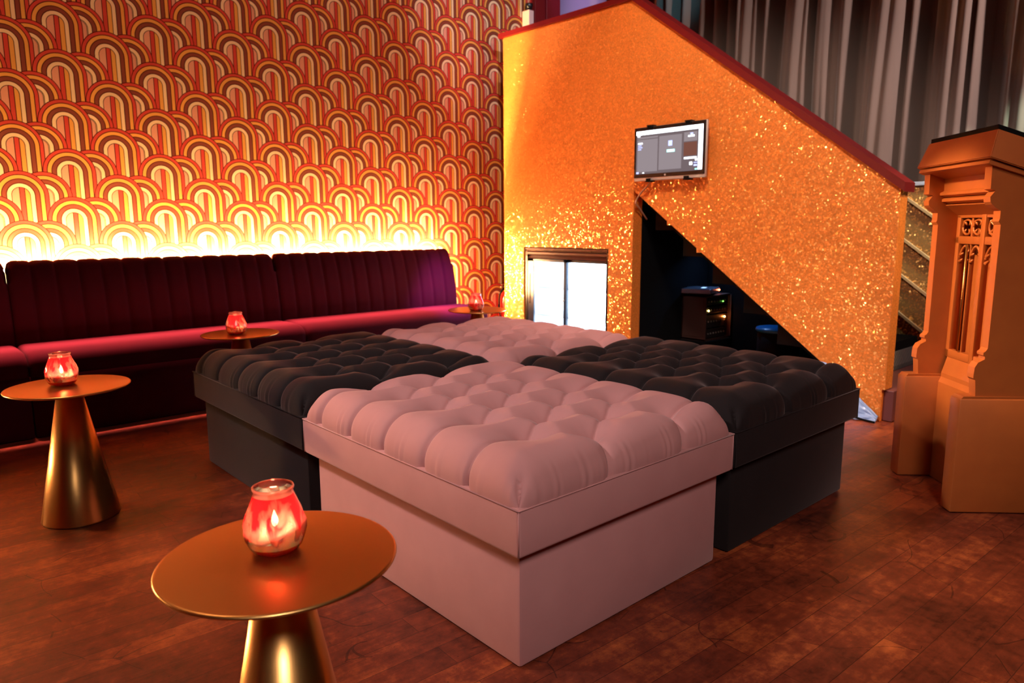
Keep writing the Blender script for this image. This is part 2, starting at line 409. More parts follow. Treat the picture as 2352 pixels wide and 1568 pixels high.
# ------------------------------------------------------------------ curtain
def curtain():
    px = [(.2, 0), (.6, 1), (.75, 0), (1.0, 1), (1.12, 0), (1.3, 1), (1.42, .9), (1.525, 0), (1.583, 0), (1.64, .95), (1.66, .6), (1.7, 1), (1.78, 1), (1.884, .8), (1.93, 0), (1.98, 0),
          (2.04, .8), (2.08, .4), (2.125, .9), (2.22, 1), (2.32, .9), (2.38, .05), (2.462, 0), (2.5, .9), (2.6, .6), (2.64, .95), (2.718, .8), (2.75, 0), (2.80, .9), (2.9, 1), (2.977, .8), (3.02, .1), (3.089, 0),
          (3.14, .9), (3.19, .5), (3.25, .9), (3.382, 1), (3.42, .1), (3.5, .8), (3.56, .1), (3.63, 1), (3.72, .2), (3.8, .9), (3.87, .1), (3.95, .9), (4.03, 0), (4.1, .9), (4.16, .2), (4.25, .8)]
    ys = [p[0] for p in px]; dp = [p[1] for p in px]
    yy = np.arange(.2, 4.25, .008)
    V = []; F = []; nz = 44
    for j in range(nz+1):
        z = .25 + 3.7*j/nz
        for i, y in enumerate(yy):
            k = int(np.searchsorted(ys, y, side='right'))-1; k = min(k, len(ys)-2)
            t = (y-ys[k])/(ys[k+1]-ys[k]); t = t*t*(3-2*t); d = dp[k]*(1-t)+dp[k+1]*t
            q = noise.noise((y*3, z*.5, 0))
            d2 = d*(.9+.25*q) + .06*math.sin(y*70+z*.8)*d
            V.append((5.78-.26*d2, y+.03*noise.noise((y*2, z*.7, 4)) , z))
    n = len(yy)
    for j in range(nz):
        for i in range(n-1): F.append((j*n+i, j*n+i+1, (j+1)*n+i+1, (j+1)*n+i))
    o = obj('curtain', (V, F), 'curtain', smooth=True)
    sm = o.modifiers.new('thick', 'SOLIDIFY'); sm.thickness = .006
    tag(o, 'tall taupe velvet curtain hanging in heavy folds behind the stair', 'curtain')
curtain()

# ------------------------------------------------------------------ ottomans
HX, HY = .471, .560
def cushion(seed):
    zc0, zc1, Rr = .437, .562, .095
    def axis(h, step):
        t = np.linspace(0, PI/2, 16); e = Rr*(1-np.cos(t)); mid = np.linspace(Rr, 2*h-Rr, int((2*h-2*Rr)/step))
        return np.concatenate([e[:-1], mid, (2*h-e)[::-1][1:]]) - h
    xs = axis(HX, .0055); ys = axis(HY, .0055)
    X, Y = np.meshgrid(xs, ys, indexing='ij')
    fe = lambda e: np.sqrt(np.clip(1-(1-np.clip(e/Rr, 0, 1))**2, 0, 1))
    ex = HX-np.abs(X); ey = HY-np.abs(Y); fx, fy = fe(ex), fe(ey)
    f = fx*fy
    g = 1-((1-fx)**2+(1-fy)**2)**.5; g = np.clip(g, 0, 1); f = .5*f+.5*g
    Z = zc0+(zc1-zc0-.012)*f + .012*np.clip(1-(X/HX)**2, 0, 1)*np.clip(1-(Y/HY)**2, 0, 1)
    bul = .005*np.sin(PI*np.clip(f, 0, 1))
    PX = X+np.sign(X)*bul*(fx < fy)*(ex < Rr); PY = Y+np.sign(Y)*bul*(fy <= fx)*(ey < Rr)
    rows = [(-.25, [-.35, -.15, .05, .25, .45]), (-.083, [-.45, -.25, -.05, .15, .35]), (.083, [-.35, -.15, .05, .25, .45]), (.25, [-.45, -.25, -.05, .15, .35])]
    rs = np.random.RandomState(seed)
    jit = {}
    bt = []
    for i, (bxx, l) in enumerate(rows):
        for j, y in enumerate(l):
            jit[i, j] = (bxx+rs.uniform(-.005, .005), y+rs.uniform(-.006, .006)); bt.append(jit[i, j])
    seg = []
    for i in range(3):
        for j in range(5):
            for k in range(5):
                a, b = jit[i, j], jit[i+1, k]
                if abs(a[1]-b[1]) < .14: seg.append((a, b, 0))
    for j in range(5):
        seg.append((jit[0, j], (-HX-.05, jit[0, j][1]+rs.uniform(-.02, .01)), 1)); seg.append((jit[3, j], (HX+.05, jit[3, j][1]+rs.uniform(-.01, .02)), 1))
    seg += [(jit[1, 0], (-.145, -HY-.05), 1), (jit[3, 0], (.185, -HY-.05), 1), (jit[0, 4], (-.2, HY+.05), 1), (jit[2, 4], (.12, HY+.05), 1)]
    for sx in (-1, 1):
        for sy in (-1, 1): seg.append(((sx*(HX-.03), sy*(HY-.03)), (sx*HX, sy*HY), 2))
    db = np.full(X.shape, 9.); dc = np.full(X.shape, 9.); dp_ = np.full(X.shape, 9.)
    for b in bt: db = np.minimum(db, np.hypot(X-b[0], Y-b[1]))
    for a, b, k in seg:
        ax_, ay = a; vx, vy = b[0]-a[0], b[1]-a[1]; L = vx*vx+vy*vy
        t = np.clip(((X-ax_)*vx+(Y-ay)*vy)/L, 0, 1); d = np.hypot(X-ax_-t*vx, Y-ay-t*vy)
        if k == 0: dc = np.minimum(dc, d)
        else: dp_ = np.minimum(dp_, d)
    s = np.clip(np.minimum(dc*1.1, dp_*1.35)/.095, 0, 1); rd = np.sqrt(1-(1-s)**2)
    D = -(.015+.008*np.exp(-db/.06))*(1-rd) - .052*np.exp(-(db/.055)**1.35)
    D -= .006*np.exp(-dc/.004) + .011*np.exp(-dp_/.005)
    # soft gather wrinkles on the sides
    al = np.where(fx < fy, Y, X); side = np.clip((.85-f)/.6, 0, 1)*np.clip(f/.1, 0, 1)
    nzv = np.array([[noise.noise((float(a)*9+seed, 0, 0)) for a in r] for r in al[::1, ::1]]) if False else np.sin(al*37+seed)+np.sin(al*71+seed*2)
    D += .0022*side*np.sin(al*210+2*np.sin(al*31+seed))*np.clip(nzv, 0, 1)
    # fine radiating folds at the buttons
    P = np.stack([PX, PY, Z], -1)
    du = np.gradient(P, axis=0); dv = np.gradient(P, axis=1); N = np.cross(du, dv)
    N /= np.maximum(np.linalg.norm(N, axis=-1, keepdims=True), 1e-9)
    P = P+N*D[..., None]
    nx, ny = len(xs), len(ys)
    edge = (ex < 1e-6) | (ey < 1e-6)
    P[..., 2] = np.where(edge, zc0-.004, P[..., 2])
    V = P.reshape(-1, 3).tolist(); idx = np.arange(nx*ny).reshape(nx, ny)
    F = np.stack([idx[:-1, :-1], idx[1:, :-1], idx[1:, 1:], idx[:-1, 1:]], -1).reshape(-1, 4).tolist()
    return (V, F)
def piping(bm, pts, r): return tube(bm, pts, r, 6)
def ottoman(cx, cy, mat, label, seed, flip=False):
    t = thing('tufted_ottoman', label, 'ottoman', (cx, cy, 0), PI if flip else 0, 'square tufted ottomans pushed together')
    i = .034
    b = boxm(-HX+i, HX-i, -HY+i, HY-i, 0.004, .325, .008)
    obj('base', b, mat, t, angle=40)
    l = boxm(-HX, HX, -HY, HY, .316, .442, .010, 3)
    obj('lid_band', l, mat, t, angle=40)
    obj('tufted_cushion', cushion(seed), mat, t, smooth=True)
    s = B(); z = .4385
    for a, b_ in (((-1, -1), (1, -1)), ((1, -1), (1, 1)), ((1, 1), (-1, 1)), ((-1, 1), (-1, -1))):
        tube(s, [(a[0]*HX, a[1]*HY, z), (b_[0]*HX, b_[1]*HY, z)], .0022, 6)
    for a in ((-1, -1), (1, -1), (1, 1), (-1, 1)):
        tube(s, [(a[0]*(HX-.002), a[1]*(HY-.002), .32), (a[0]*(HX-.002), a[1]*(HY-.002), z)], .0022, 6)
    obj('seam_piping', s, mat, t, smooth=True)
    return t
XC = (1.544, 2.502); YC = (1.735, 2.869)
ottoman(XC[0], YC[0], 'pink', 'dusty pink velvet tufted ottoman nearest the viewer', 3)
ottoman(XC[0], YC[1], 'char', 'charcoal velvet tufted ottoman on the left, beside the banquette', 11)
ottoman(XC[1], YC[0], 'char', 'charcoal velvet tufted ottoman on the right, in front of the gold wall opening', 5)
ottoman(XC[1], YC[1], 'pink', 'dusty pink velvet tufted ottoman at the back, in front of the fridge', 8)

# ------------------------------------------------------------------ banquette
def banquette(x0, x1, label, rend=False):
    W = x1-x0; t = thing('banquette', label, 'banquette', (x0, 0, 0), 0, 'burgundy banquette sections along the wallpapered wall')
    obj('base', boxm(0, W-.002, 4.40, 4.95, 0.004, .34, .006), 'burg', t, angle=40)
    # seat
    prof = [(4.80, .36), (4.80, .448), (4.76, .462), (4.60, .468), (4.47, .466), (4.42, .458), (4.388, .435), (4.376, .40), (4.378, .36), (4.385, .332), (4.42, .330)]
    pr = spline([(p[0], p[1], 0) for p in prof], 5)
    V = []; F = []; xs = [0, .004, .010, .02, .035] + list(np.linspace(.06, W-.06, 24)) + [W-.035, W-.02, W-.010, W-.004, W]
    We = W+(.03 if rend else 0)
    for x in xs:
        e = min(x, W-x); k = 1-math.sqrt(max(0, 1-(1-min(e/.035, 1))**2))
        for p in pr:
            y, z = p[0], p[1]
            V.append((x*We/W, y+(4.6-y)*k*.10, z-(z-.33)*k*.22))
    n = len(pr)
    for i in range(len(xs)-1):
        for j in range(n-1): F.append((i*n+j, i*n+j+1, (i+1)*n+j+1, (i+1)*n+j))
    F.append(list(range(n))[::-1]); F.append([(len(xs)-1)*n+j for j in range(n)])
    obj('seat', (V, F), 'burg', t, smooth=True)
    # channelled back
    nr = 13; cw = W/nr; V = []; F = []
    prof = [(4.755, .40), (4.752, .46), (4.752, .54), (4.765, .64), (4.785, .74), (4.81, .83), (4.832, .885), (4.855, .912), (4.885, .922), (4.915, .914), (4.93, .89), (4.935, .80), (4.935, .35)]
    pr = spline([(p[0], p[1], 0) for p in prof], 5); n = len(pr)
    nrm = []
    for i in range(n):
        a = pr[max(i-1, 0)]; b = pr[min(i+1, n-1)]; d = (b-a).normalized(); nrm.append((-d[1], d[0]))
    m = 12; tot = nr*m
    for k in range(tot+1):
        x = W*k/tot; f = (k % m)/m; bu = -.010*abs(2*f-1)**5
        e = min(x, W-x); kk = (1-math.sqrt(max(0, 1-(1-min(e/.04, 1))**2)))
        for (p, q) in zip(pr, nrm):
            low = 1.0 if p[1] > .5 else .8
            V.append((x, p[0]+q[0]*bu*low + .02*kk*(1 if p[0] < 4.87 else -1)*(p[1] > .8), p[1]+q[1]*bu - .035*kk*(p[1] > .8)))
    for i in range(tot):
        for j in range(n-1): F.append((i*n+j, (i+1)*n+j, (i+1)*n+j+1, i*n+j+1))
    F.append(list(range(n))); F.append([tot*n+j for j in range(n)][::-1])
    obj('backrest', (V, F), 'burg', t, smooth=True)
    return t
banquette(-.985, .562, 'burgundy velvet banquette section cut off by the left edge of the photo')
banquette(.565, 2.108, 'burgundy velvet banquette section in the middle of the row')
banquette(2.111, 3.650, 'burgundy velvet banquette section at the right end, with violet light on its seat', True)

# light strip behind the backrests, fixed to the wall
bm = B(); bx(bm, -1.4, 3.62, 4.938, 4.944, .795, .872); o = obj('led_strip', bm, 'led')
tag(o, 'glowing warm light strip behind the banquette backrest, shining on the wallpaper', 'light strip')
bm = B(); bx(bm, -1.4, 3.63, 4.974, 4.988, .735, .745); o = obj('led_strip', bm, 'led3')  # extra strip, added to yellow the left edge of the gold panel
tag(o, 'added lower warm light strip behind the banquette, yellowing the edge of the gold panel', 'light strip')
bm = B(); bx(bm, 3.638, 3.650, 4.970, 4.984, .47, .78); o = obj('led_strip', bm, 'led2')
tag(o, 'upright end of the warm light strip behind the right end of the banquette', 'light strip')

# ------------------------------------------------------------------ side tables and candles
def table(cx, cy, label):
    t = thing('side_table', label, 'table', (cx, cy, 0), 0, 'round brass side tables'); r = .209; h = .515
    obj('tabletop', lathe(B(), [(0, h-.012), (r-.018, h-.011), (r-.006, h-.009), (r-.001, h-.006), (r, h-.003), (r-.002, h-.0006), (r-.006, h), (0, h)], 128), 'brasstop', t, angle=60)
    obj('cone_base', lathe(B(), [(0, .0), (.132, .0), (.134, .003), (.133, .007), (.040, h-.012), (0, h-.012)], 96), 'brass', t, angle=50)
    return t
TB = [(.497, 1.185, 'brass side table in the foreground, its cone foot cut off by the photo edge'),
      (.512, 3.075, 'brass side table on the far left, standing on the open floor'),
      (1.515, 3.975, 'brass side table between the charcoal ottoman and the banquette'),
      (3.215, 3.955, 'farthest brass side table, in the corner by the end of the banquette')]
def candle(cx, cy, label, rz, first=None):
    t = thing('candle_jar', label, 'candle', (cx, cy, .5155), rz, 'red glass candle jars on the brass tables')
    rip = lambda a, z: (.0013*math.sin(a*9+z*60)+.0010*math.sin(a*15-z*90+1))*max(0, math.sin(PI*min(max((z-.012)/.085, 0), 1)))
    prof = [(0, .002), (.036, .0015), (.042, .004), (.0475, .012), (.0535, .028), (.056, .042), (.0545, .056), (.049, .074), (.042, .092), (.0365, .106), (.0345, .112), (.0365, .116), (.0375, .119), (.0365, .122), (.0335, .122), (.0325, .119)]
    obj('glass_jar', lathe(B(), prof, 96, rip=rip), 'jar', t, smooth=True)
    wax = [(0, .004), (.036, .004), (.0455, .013), (.0515, .028), (.0535, .040), (.051, .047), (.042, .045), (.022, .036), (0, .034)]
    wv = B(); lathe(wv, wax, 48)
    for v in wv.verts:
        if v.co.z > .036: v.co.z += .010*(v.co.x/.05)+.003*math.sin(v.co.y*90)
    obj('wax', wv, 'wax', t, smooth=True)
    obj('wick', tube(B(), [(0, 0, .034), (.001, 0, .046)], .0012, 6), 'wick', t)
    obj('flame', lathe(B(), [(0, .043), (.004, .047), (.0062, .053), (.0055, .060), (.003, .068), (0, .076)], 16), 'flame', t, smooth=True)
    l = bpy.data.lights.new('candle_light', 'POINT'); l.energy = .8; l.color = (1, .48, .22); l.shadow_soft_size = .008
    lo = bpy.data.objects.new('candle_light', l); COL.objects.link(lo); lo.parent = t; lo.location = (0, 0, .060)
    return t
for x, y, lb in TB: table(x, y, lb)
candle(.503, 1.213, 'red glass candle jar on the foreground brass table', .3)
candle(.500, 3.110, 'red glass candle jar on the brass table at the far left', 1.5)
candle(1.488, 3.958, 'red glass candle jar on the table between charcoal ottoman and banquette', 2.6)
candle(3.160, 3.900, 'red glass candle jar on the farthest brass table in the corner', 4.0)

# ------------------------------------------------------------------ staircase
ST = thing('staircase', 'staircase boxed in with orange gold glitter panelling and red capping', 'staircase', (0, 0, 0))
out = [(4.747, .002), (4.747, 2.661), (3.372, 2.655), (1.515, 1.292), (1.515, .185), (1.53, .185), (1.53, .002), (1.80, .002), (1.80, .233), (1.888, .297),
       (2.742, .924), (2.780, .922), (2.783, .954), (2.992, 1.107), (3.027, 1.106), (3.03, 1.135), (3.327, 1.353), (3.327, .002), (3.556, .002), (3.556, .932), (4.497, .930), (4.497, .002)]
obj('glitter_panel', prism(B(), out, 0, GX, GX+.10), 'glit', ST)
sl = (2.655-1.292)/(3.372-1.515); th = .036
cap = [(4.79, 2.664), (4.79, 2.664+th), (3.365, 2.660+th), (1.490, 1.290-.010+th+.012), (1.490, 1.290-.012), (3.374, 2.658)]
obj('red_capping', prism(B(), cap, 0, GX-.022, GX+.122), 'redcap', ST)
bm = B(); bx(bm, 4.20, 5.24, 1.475, 1.78, .003, .18, .004)
obj('bottom_step', bm, simple('dusky_red_step', lin((120, 66, 64)), .5), ST)
bm = B()
for k in range(1, 14):
    y = 1.475+.245*k; z = .18*(k+1)
    if z > 2.5: break
    bx(bm, GX+.105, 5.24, y, y+.262, z-.19, z, .003)
obj('upper_steps', bm, 'black', ST)  # black steps; the shadow above the ribbed riser is put into this colour
mt = NT('grey_ribbed_rubber'); tc = mt.n('ShaderNodeTexCoord')
wv = mt.n('ShaderNodeTexWave', inp={'Vector': tc.outputs['Object'], 'Scale': 24, 'Distortion': .5}); wv.bands_direction = 'DIAGONAL'
b_ = mt.principled(Base_Color=lin((118, 112, 110)), Roughness=.6); bp = mt.n('ShaderNodeBump', inp={'Strength': .8, 'Distance': .006, 'Height': wv.outputs[1]}); mt.t.links.new(bp.outputs[0], b_.inputs['Normal'])
obj('ribbed_riser', boxm(GX+.11, 5.22, 1.70, 1.7185, .182, .30), mt.m, ST)
bm = B(); z0 = lambda y: .7335*(y-1.483)
prism(bm, [(1.7, z0(1.7)+.05), (4.7, z0(4.7)+.05), (4.7, z0(4.7)-.075), (1.7, z0(1.7)-.075)], 0, GX+.104, 5.24)
obj('stair_soffit', bm, 'black', ST)
obj('under_stair_partition', boxm(GX+.104, 5.24, 3.335, 3.37, .004, 1.40), 'black', ST)
obj('under_stair_back_panel', prism(B(), [(1.6, .004), (3.33, .004), (3.33, 1.40), (1.6, .13)], 0, 5.18, 5.235), 'black', ST)
# far side panelling with slanted battens
far = [(1.0, .002), (1.0, 1.36), (1.885, 1.36), (3.55, 2.58), (4.7, 2.58), (4.7, .002)]
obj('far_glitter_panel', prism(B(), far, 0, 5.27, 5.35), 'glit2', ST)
for zz in (1.275, 1.000, .760, .505):
    y0, y1 = 1.15, 3.0; m_ = .735
    bm = prism(B(), [(y0, zz+(y0-1.876)*m_), (y0, zz+(y0-1.876)*m_+.02), (y1, zz+(y1-1.876)*m_+.02), (y1, zz+(y1-1.876)*m_)], 0, 5.250, 5.272)
    obj('slanted_batten', bm, simple('pale_gold_batten', lin((196, 150, 110)), .4), ST)
obj('lavender_ledge', boxm(5.255, 5.40, 1.0, 1.885, 1.36, 1.385, .003), 'pale', ST)

# ------------------------------------------------------------------ under-counter drinks fridge
FR = thing('drinks_fridge', 'black two-door glass drinks fridge glowing blue-white in the gold wall', 'fridge', (GX, 4.026, 0))
y0, y1, ft = -.462, .462, .922
def fb(*a, **k): return boxm(*a, **k)
bm = B()
bx(bm, .012, .56, y0, y0+.022, .004, ft); bx(bm, .012, .56, y1-.022, y1, .004, ft); bx(bm, .012, .56, y0, y1, ft-.022, ft); bx(bm, .012, .56, y0, y1, .004, .09); bx(bm, .54, .56, y0, y1, .004, ft)
obj('cabinet', bm, 'blackg', FR)
bm = prism(B(), [(.004, ft), (.004, ft-.012), (.024, ft-.022), (.010, ft-.034), (.010, ft-.05), (.034, ft-.062), (.016, ft-.085), (.10, ft-.085), (.10, ft)], 1, y0+.005, y1-.005)
obj('top_moulding', bm, simple('bronze_plastic', lin((96, 58, 48)), .3), FR)
bm = B()
for a in ((.30, .535, y0+.024, y0+.030, .09, ft-.09), (.05, .535, y0+.024, y0+.030, .09, ft-.09), (.05, .535, y1-.030, y1-.024, .09, ft-.09), (.05, .535, y0+.024, y1-.024, .09, .096), (.05, .535, y0+.024, y1-.024, ft-.096, ft-.09), (.53, .535, y0+.024, y1-.024, .09, ft-.09)): bx(bm, *a)
obj('white_liner', bm, 'white', FR)
for z in (.34, .58):
    obj('shelf', boxm(.12, .50, y0+.035, y1-.035, z, z+.008), 'white', FR)
bm = B(); bx(bm, .10, .13, y0+.06, y1-.06, ft-.112, ft-.100); bx(bm, .515, .525, y0+.06, y1-.06, .12, ft-.12)
obj('light_panel', bm, 'cold', FR)
def fdoor(a, b, x, hs, wl=.028):
    d = obj('glass_door', boxm(x+.008, x+.012, a+.02, b-.02, .12, ft-.11), 'glass', FR)
    fr_ = B(); w_ = .028
    bx(fr_, x, x+.022, a, a+w_, .095, ft-.088, .003); bx(fr_, x, x+.022, b-wl, b, .095, ft-.088, .003); bx(fr_, x, x+.022, a, b, .095, .13, .003); bx(fr_, x, x+.022, a, b, ft-.112, ft-.088, .003)
    obj('door_frame', fr_, simple('blue_black_frame', (.01, .02, .05), .25), d)
    hh = .45
    obj('door_handle', boxm(x-.005, x, hs-.006, hs+.006, hh, hh+.26, .002), 'blackg', d)
fdoor(-.012, y1-.024, .016, y1-.050, .072); fdoor(y0+.024, .030, .044, y0+.04)
obj('door_lock', lathe(B(), [(0, 0), (.008, 0), (.008, .01), (0, .01)], 16), 'silver', FR).matrix_local = Matrix.Translation((.016, .01, .50)) @ Matrix.Rotation(-PI/2, 4, 'Y')

# ------------------------------------------------------------------ wall touchscreen
SX, SY0, SY1, SZ0, SZ1 = 4.098, 2.690, 3.270, 1.412, 1.776
TS = thing('wall_touchscreen', 'wall-mounted touchscreen with black bezel and lit menu on the gold glitter wall', 'screen', (SX, (SY0+SY1)/2, (SZ0+SZ1)/2))
hw, hh = (SY1-SY0)/2, (SZ1-SZ0)/2
obj('casing', boxm(.002, .030, -hw, hw, -hh, hh, .006, 3), 'silver', TS, angle=40)
obj('bezel', boxm(-.002, .004, -hw+.002, hw-.002, -hh+.022, hh-.002, .002), 'blackg', TS)
# screen picture: left of the picture is +y
scm = [emit('screen_dim', (.20, .15, .16), .9), emit('screen_panel', (.34, .28, .30), .95), emit('screen_white', (.85, .9, 1), 5.0), emit('screen_blue', (.45, .5, 1), 2.0), emit('screen_green', (.3, .9, .8), 2.5), emit('screen_red', (.26, .10, .07), .8)]
bm = B(); sw, sh = hw-.020, hh-.026; cz0 = .010
def q(u0, u1, v0, v1, mi, lay=0):
    x = -.0032-.0003*lay; ya, yb = sw-2*sw*u0, sw-2*sw*u1; za, zb = cz0-sh*.93+2*sh*.93*v0, cz0-sh*.93+2*sh*.93*v1
    f = bm.faces.new([bm.verts.new(c) for c in ((x, ya, za), (x, yb, za), (x, yb, zb), (x, ya, zb))]); f.material_index = mi
q(0, 1, 0, 1, 0); q(0, 1, .91, 1, 2, 1); q(.94, 1, .02, 1, 2, 1)
q(.02, .34, .05, .80, 1, 1); q(.36, .70, .07, .84, 1, 1); q(.73, .92, .66, .86, 1, 1); q(.73, .92, .34, .64, 5, 1)
q(.02, .34, .82, .86, 1, 1); q(.03, .10, .70, .73, 2, 2); q(.03, .085, .655, .675, 3, 2); q(.03, .10, .61, .63, 3, 2); q(.03, .08, .565, .585, 3, 2); q(.26, .33, .74, .765, 1, 2)
q(.50, .56, .60, .72, 3, 2); q(.48, .60, .545, .57, 1, 2); q(.48, .60, .46, .52, 4, 2); q(.49, .59, .47, .51, 2, 3)
q(.79, .88, .755, .79, 2, 2); q(.82, .86, .80, .84, 3, 2); q(.74, .92, .27, .31, 2, 2); q(.82, .86, .13, .20, 2, 2); q(.88, .93, .17, .19, 3, 2); q(.88, .93, .10, .14, 3, 2); q(.90, .93, .22, .26, 2, 2)
q(.01, .05, .01, .05, 3, 2); q(.08, .10, .015, .035, 1, 2); q(.11, .135, .015, .035, 2, 2); q(.90, .935, .02, .05, 4, 2)
q(.02, .06, .87, .91, 2, 2)
obj('screen', bm, scm, TS)
obj('home_button', lathe(B(), [(0, 0), (.007, 0), (.007, .002), (0, .002)], 20), 'silver', TS).matrix_local = Matrix.Translation((-.002, .02, -hh+.033)) @ Matrix.Rotation(-PI/2, 4, 'Y')
for yy in (-.155, .155):
    for s_, zz in ((1, hh), (-1, -hh)):
        bm = B(); bx(bm, -.010, .034, yy-.026, yy+.026, zz-.004*(s_ < 0)+.0005, zz+.009 if s_ > 0 else zz+.0005, .002) if s_ > 0 else bx(bm, -.010, .034, yy-.026, yy+.026, zz-.009, zz, .002)
        bx(bm, -.012, -.006, yy-.020, yy+.020, min(zz, zz-s_*.016), max(zz, zz-s_*.016), .002)
        obj('holder_clip', bm, 'black', TS)
obj('wall_mount', boxm(.030, .077, -.12, .12, -.10, .10, .004), 'black', TS)
# its cable
cb = tube(B(), spline([(SX+.02, 3.13, 1.412), (SX+.03, 3.17, 1.380), (SX+.050, 3.24, 1.335), (SX+.060, 3.285, 1.29), (SX+.058, 3.293, 1.262), (4.20, 3.297, 1.232), (4.235, 3.300, 1.205), (4.30, 3.300, 1.15)], 6), .006, 8)
tag(obj('power_cable', cb, simple('pale_cable', lin((210, 160, 130)), .5), smooth=True), 'pale cable running from the touchscreen into the dark opening', 'cable')

# ------------------------------------------------------------------ under the stair: plinth box, rack, player
RX, RY, RZ0, RZ1 = 4.812, 3.100, .205, .563
tag(obj('storage_box', boxm(RX-.02, 5.17, RY-.02, 3.325, .004, .204, .004), 'black'), 'low black box under the equipment rack in the dark opening', 'box')
RK = thing('equipment_rack', 'small dark equipment rack with open door and tiny lights under the stair', 'rack', (RX, RY, RZ0))
rackm = simple('dark_brown_rack', lin((74, 48, 42)), .5)
bm = B(); D_, W_ = .345, .222; hz = RZ1-RZ0
bx(bm, 0, D_, 0, .012, 0, hz) if False else None
bx(bm, 0, .014, 0, W_, 0, hz, .002); bx(bm, D_-.014, D_, 0, W_, 0, hz, .002); bx(bm, 0, D_, 0, W_, 0, .014); bx(bm, 0, D_, 0, W_, hz-.014, hz, .002); bx(bm, 0, D_, W_-.01, W_, 0, hz)
obj('cabinet', bm, rackm, RK)
obj('side_panel', boxm(-.005, 0, .025, W_-.02, .03, hz-.03, .002), rackm, RK)
fit = simple('rack_faceplate', (.03, .022, .02), .35)
for k, (za, zb) in enumerate(((.02, .09), (.10, .20), (.215, .265), (.28, .335))):
    u = obj('rack_unit', boxm(.016, D_-.016, .012, W_-.02, za, zb, .002), fit, RK)
    for j in range(7):
        obj('control_knob', boxm(.05+j*.038, .062+j*.038, .006, .016, (za+zb)/2-.006, (za+zb)/2+.006, .002), 'knob', u)
for (x, z, r, c, s_) in ((.045, .238, .007, (1, .75, .2), 25), (.245, .300, .004, (.2, 1, .1), 12), (.275, .175, .008, (1, .25, .05), 90)):
    obj('indicator_light', lathe(B(), [(0, -r), (r, 0), (0, r)], 12), emit('indicator', c, s_), RK, loc=(x, .004, z))
dr = B(); bx(dr, 0, .25, 0, .010, 0, hz-.02, .002)
d = obj('rack_door', dr, simple('smoked_door', (.02, .014, .013), .3), RK, loc=(D_+.002, -.006, .01)); d.rotation_euler = (0, 0, math.radians(18))
obj('door_edge', boxm(-.006, .0, -.004, .014, 0, hz-.02), rackm, d)
# media player on the rack
MP = thing('media_player', 'flat silver-black disc player on top of the equipment rack', 'player', (RX+.10, RY+.12, RZ1+.001))
MP.rotation_euler = (0, 0, .35)
obj('feet', boxm(-.10, .10, -.07, .07, 0, .016), 'black', MP)
obj('body', boxm(-.155, .155, -.115, .115, .016, .052, .006, 2), simple('player_lid', (.16, .17, .22), .25, .6), MP)
obj('display', boxm(-.035, .035, -.04, -.01, .0522, .0535), emit('blue_display', (.35, .6, 1), 2.2), MP)
obj('status_light', lathe(B(), [(0, -.007), (.007, 0), (0, .007)], 12), emit('status_red', (1, .2, .08), 25), MP, loc=(.11, -.122, .03))
obj('sticker', boxm(.122, .15, -.1165, -.115, .022, .046), simple('white_sticker', (.6, .55, .55), .6), MP)
# low black stool, blue light put into the colour of its top
SL = thing('drum_stool', 'low black stool with blue light painted into its top under the stair', 'stool', (4.98, 2.58, 0))
obj('blue_lit_top', lathe(B(), [(0, .325), (.155, .325), (.165, .335), (.160, .352), (0, .358)], 40), simple('blue_lit_vinyl', (.01, .22, .62), .3), SL, smooth=True)  # blue light is painted in as the base colour
obj('drum_body', lathe(B(), [(0, .002), (.15, .002), (.15, .325), (0, .325)], 40), 'black', SL, angle=40)

# ------------------------------------------------------------------ small things by the stair
# crumpled plastic bag against the gold wall, blue light put into its colour
def bag():
    bm = B(); bmesh.ops.create_grid(bm, x_segments=40, y_segments=26, size=.5)
    for v in bm.verts:
        u, w_ = v.co.x+.5, v.co.y+.5             # u along +y of world, w_ up the wall
        y = 1.535+.42*u; top = .03+.27*min(1, u*1.35)
        h = top*w_
        x = GX-.012-.075*(1-w_)**1.2*(.4+.6*u) - .010*abs(noise.noise((u*7, w_*5, 2)))-.004
        x -= .012*math.sin(u*19+w_*7)**2*(1-w_)
        v.co = Vector((min(x, GX-.006), y, max(.004, h+.006*noise.noise((u*9, w_*9, 5)))))
    o = obj('plastic_bag', bm, simple('blue_lit_plastic', (.30, .42, .72), .25), smooth=True)
    s = o.modifiers.new('t', 'SOLIDIFY'); s.thickness = .003
    tag(o, 'crumpled plastic bag coloured as lit pale blue on the floor against the gold wall', 'bag')
bag()
cb = tube(B(), spline([(GX-.07, 1.53, .008), (GX-.085, 1.62, .02), (GX-.105, 1.72, .055), (GX-.11, 1.82, .10), (GX-.10, 1.92, .14)], 6), .006, 8)
tag(obj('black_cord', cb, 'black', smooth=True), 'black cord lying across the crumpled plastic bag', 'cord')
# fire extinguisher between wallpaper and gold panel
FE = thing('fire_extinguisher', 'red fire extinguisher hanging on the wallpapered wall beside the gold panel', 'fire extinguisher', (4.335, 4.90, .19))
obj('cylinder', lathe(B(), [(0, 0), (.068, .0), (.074, .008), (.074, .25), (.066, .285), (.040, .315), (.022, .325), (.022, .335), (0, .335)], 40), simple('extinguisher_red', lin((210, 40, 30)), .3), FE, smooth=True)
bm = B(); bx(bm, -.012, .012, -.012, .012, .335, .365, .003); bx(bm, -.075, .015, -.007, .007, .365, .373, .002); bx(bm, -.065, .0, -.006, .006, .385, .391, .002)
obj('valve', bm, simple('brass_valve', (.7, .5, .3), .35, .8), FE)
obj('hose', tube(B(), spline([(-.015, 0, .352), (-.06, -.01, .345), (-.095, -.01, .28), (-.095, -.01, .15), (-.088, -.01, .09)], 6), [.008]*24+[.017]), 'black', FE, smooth=True)
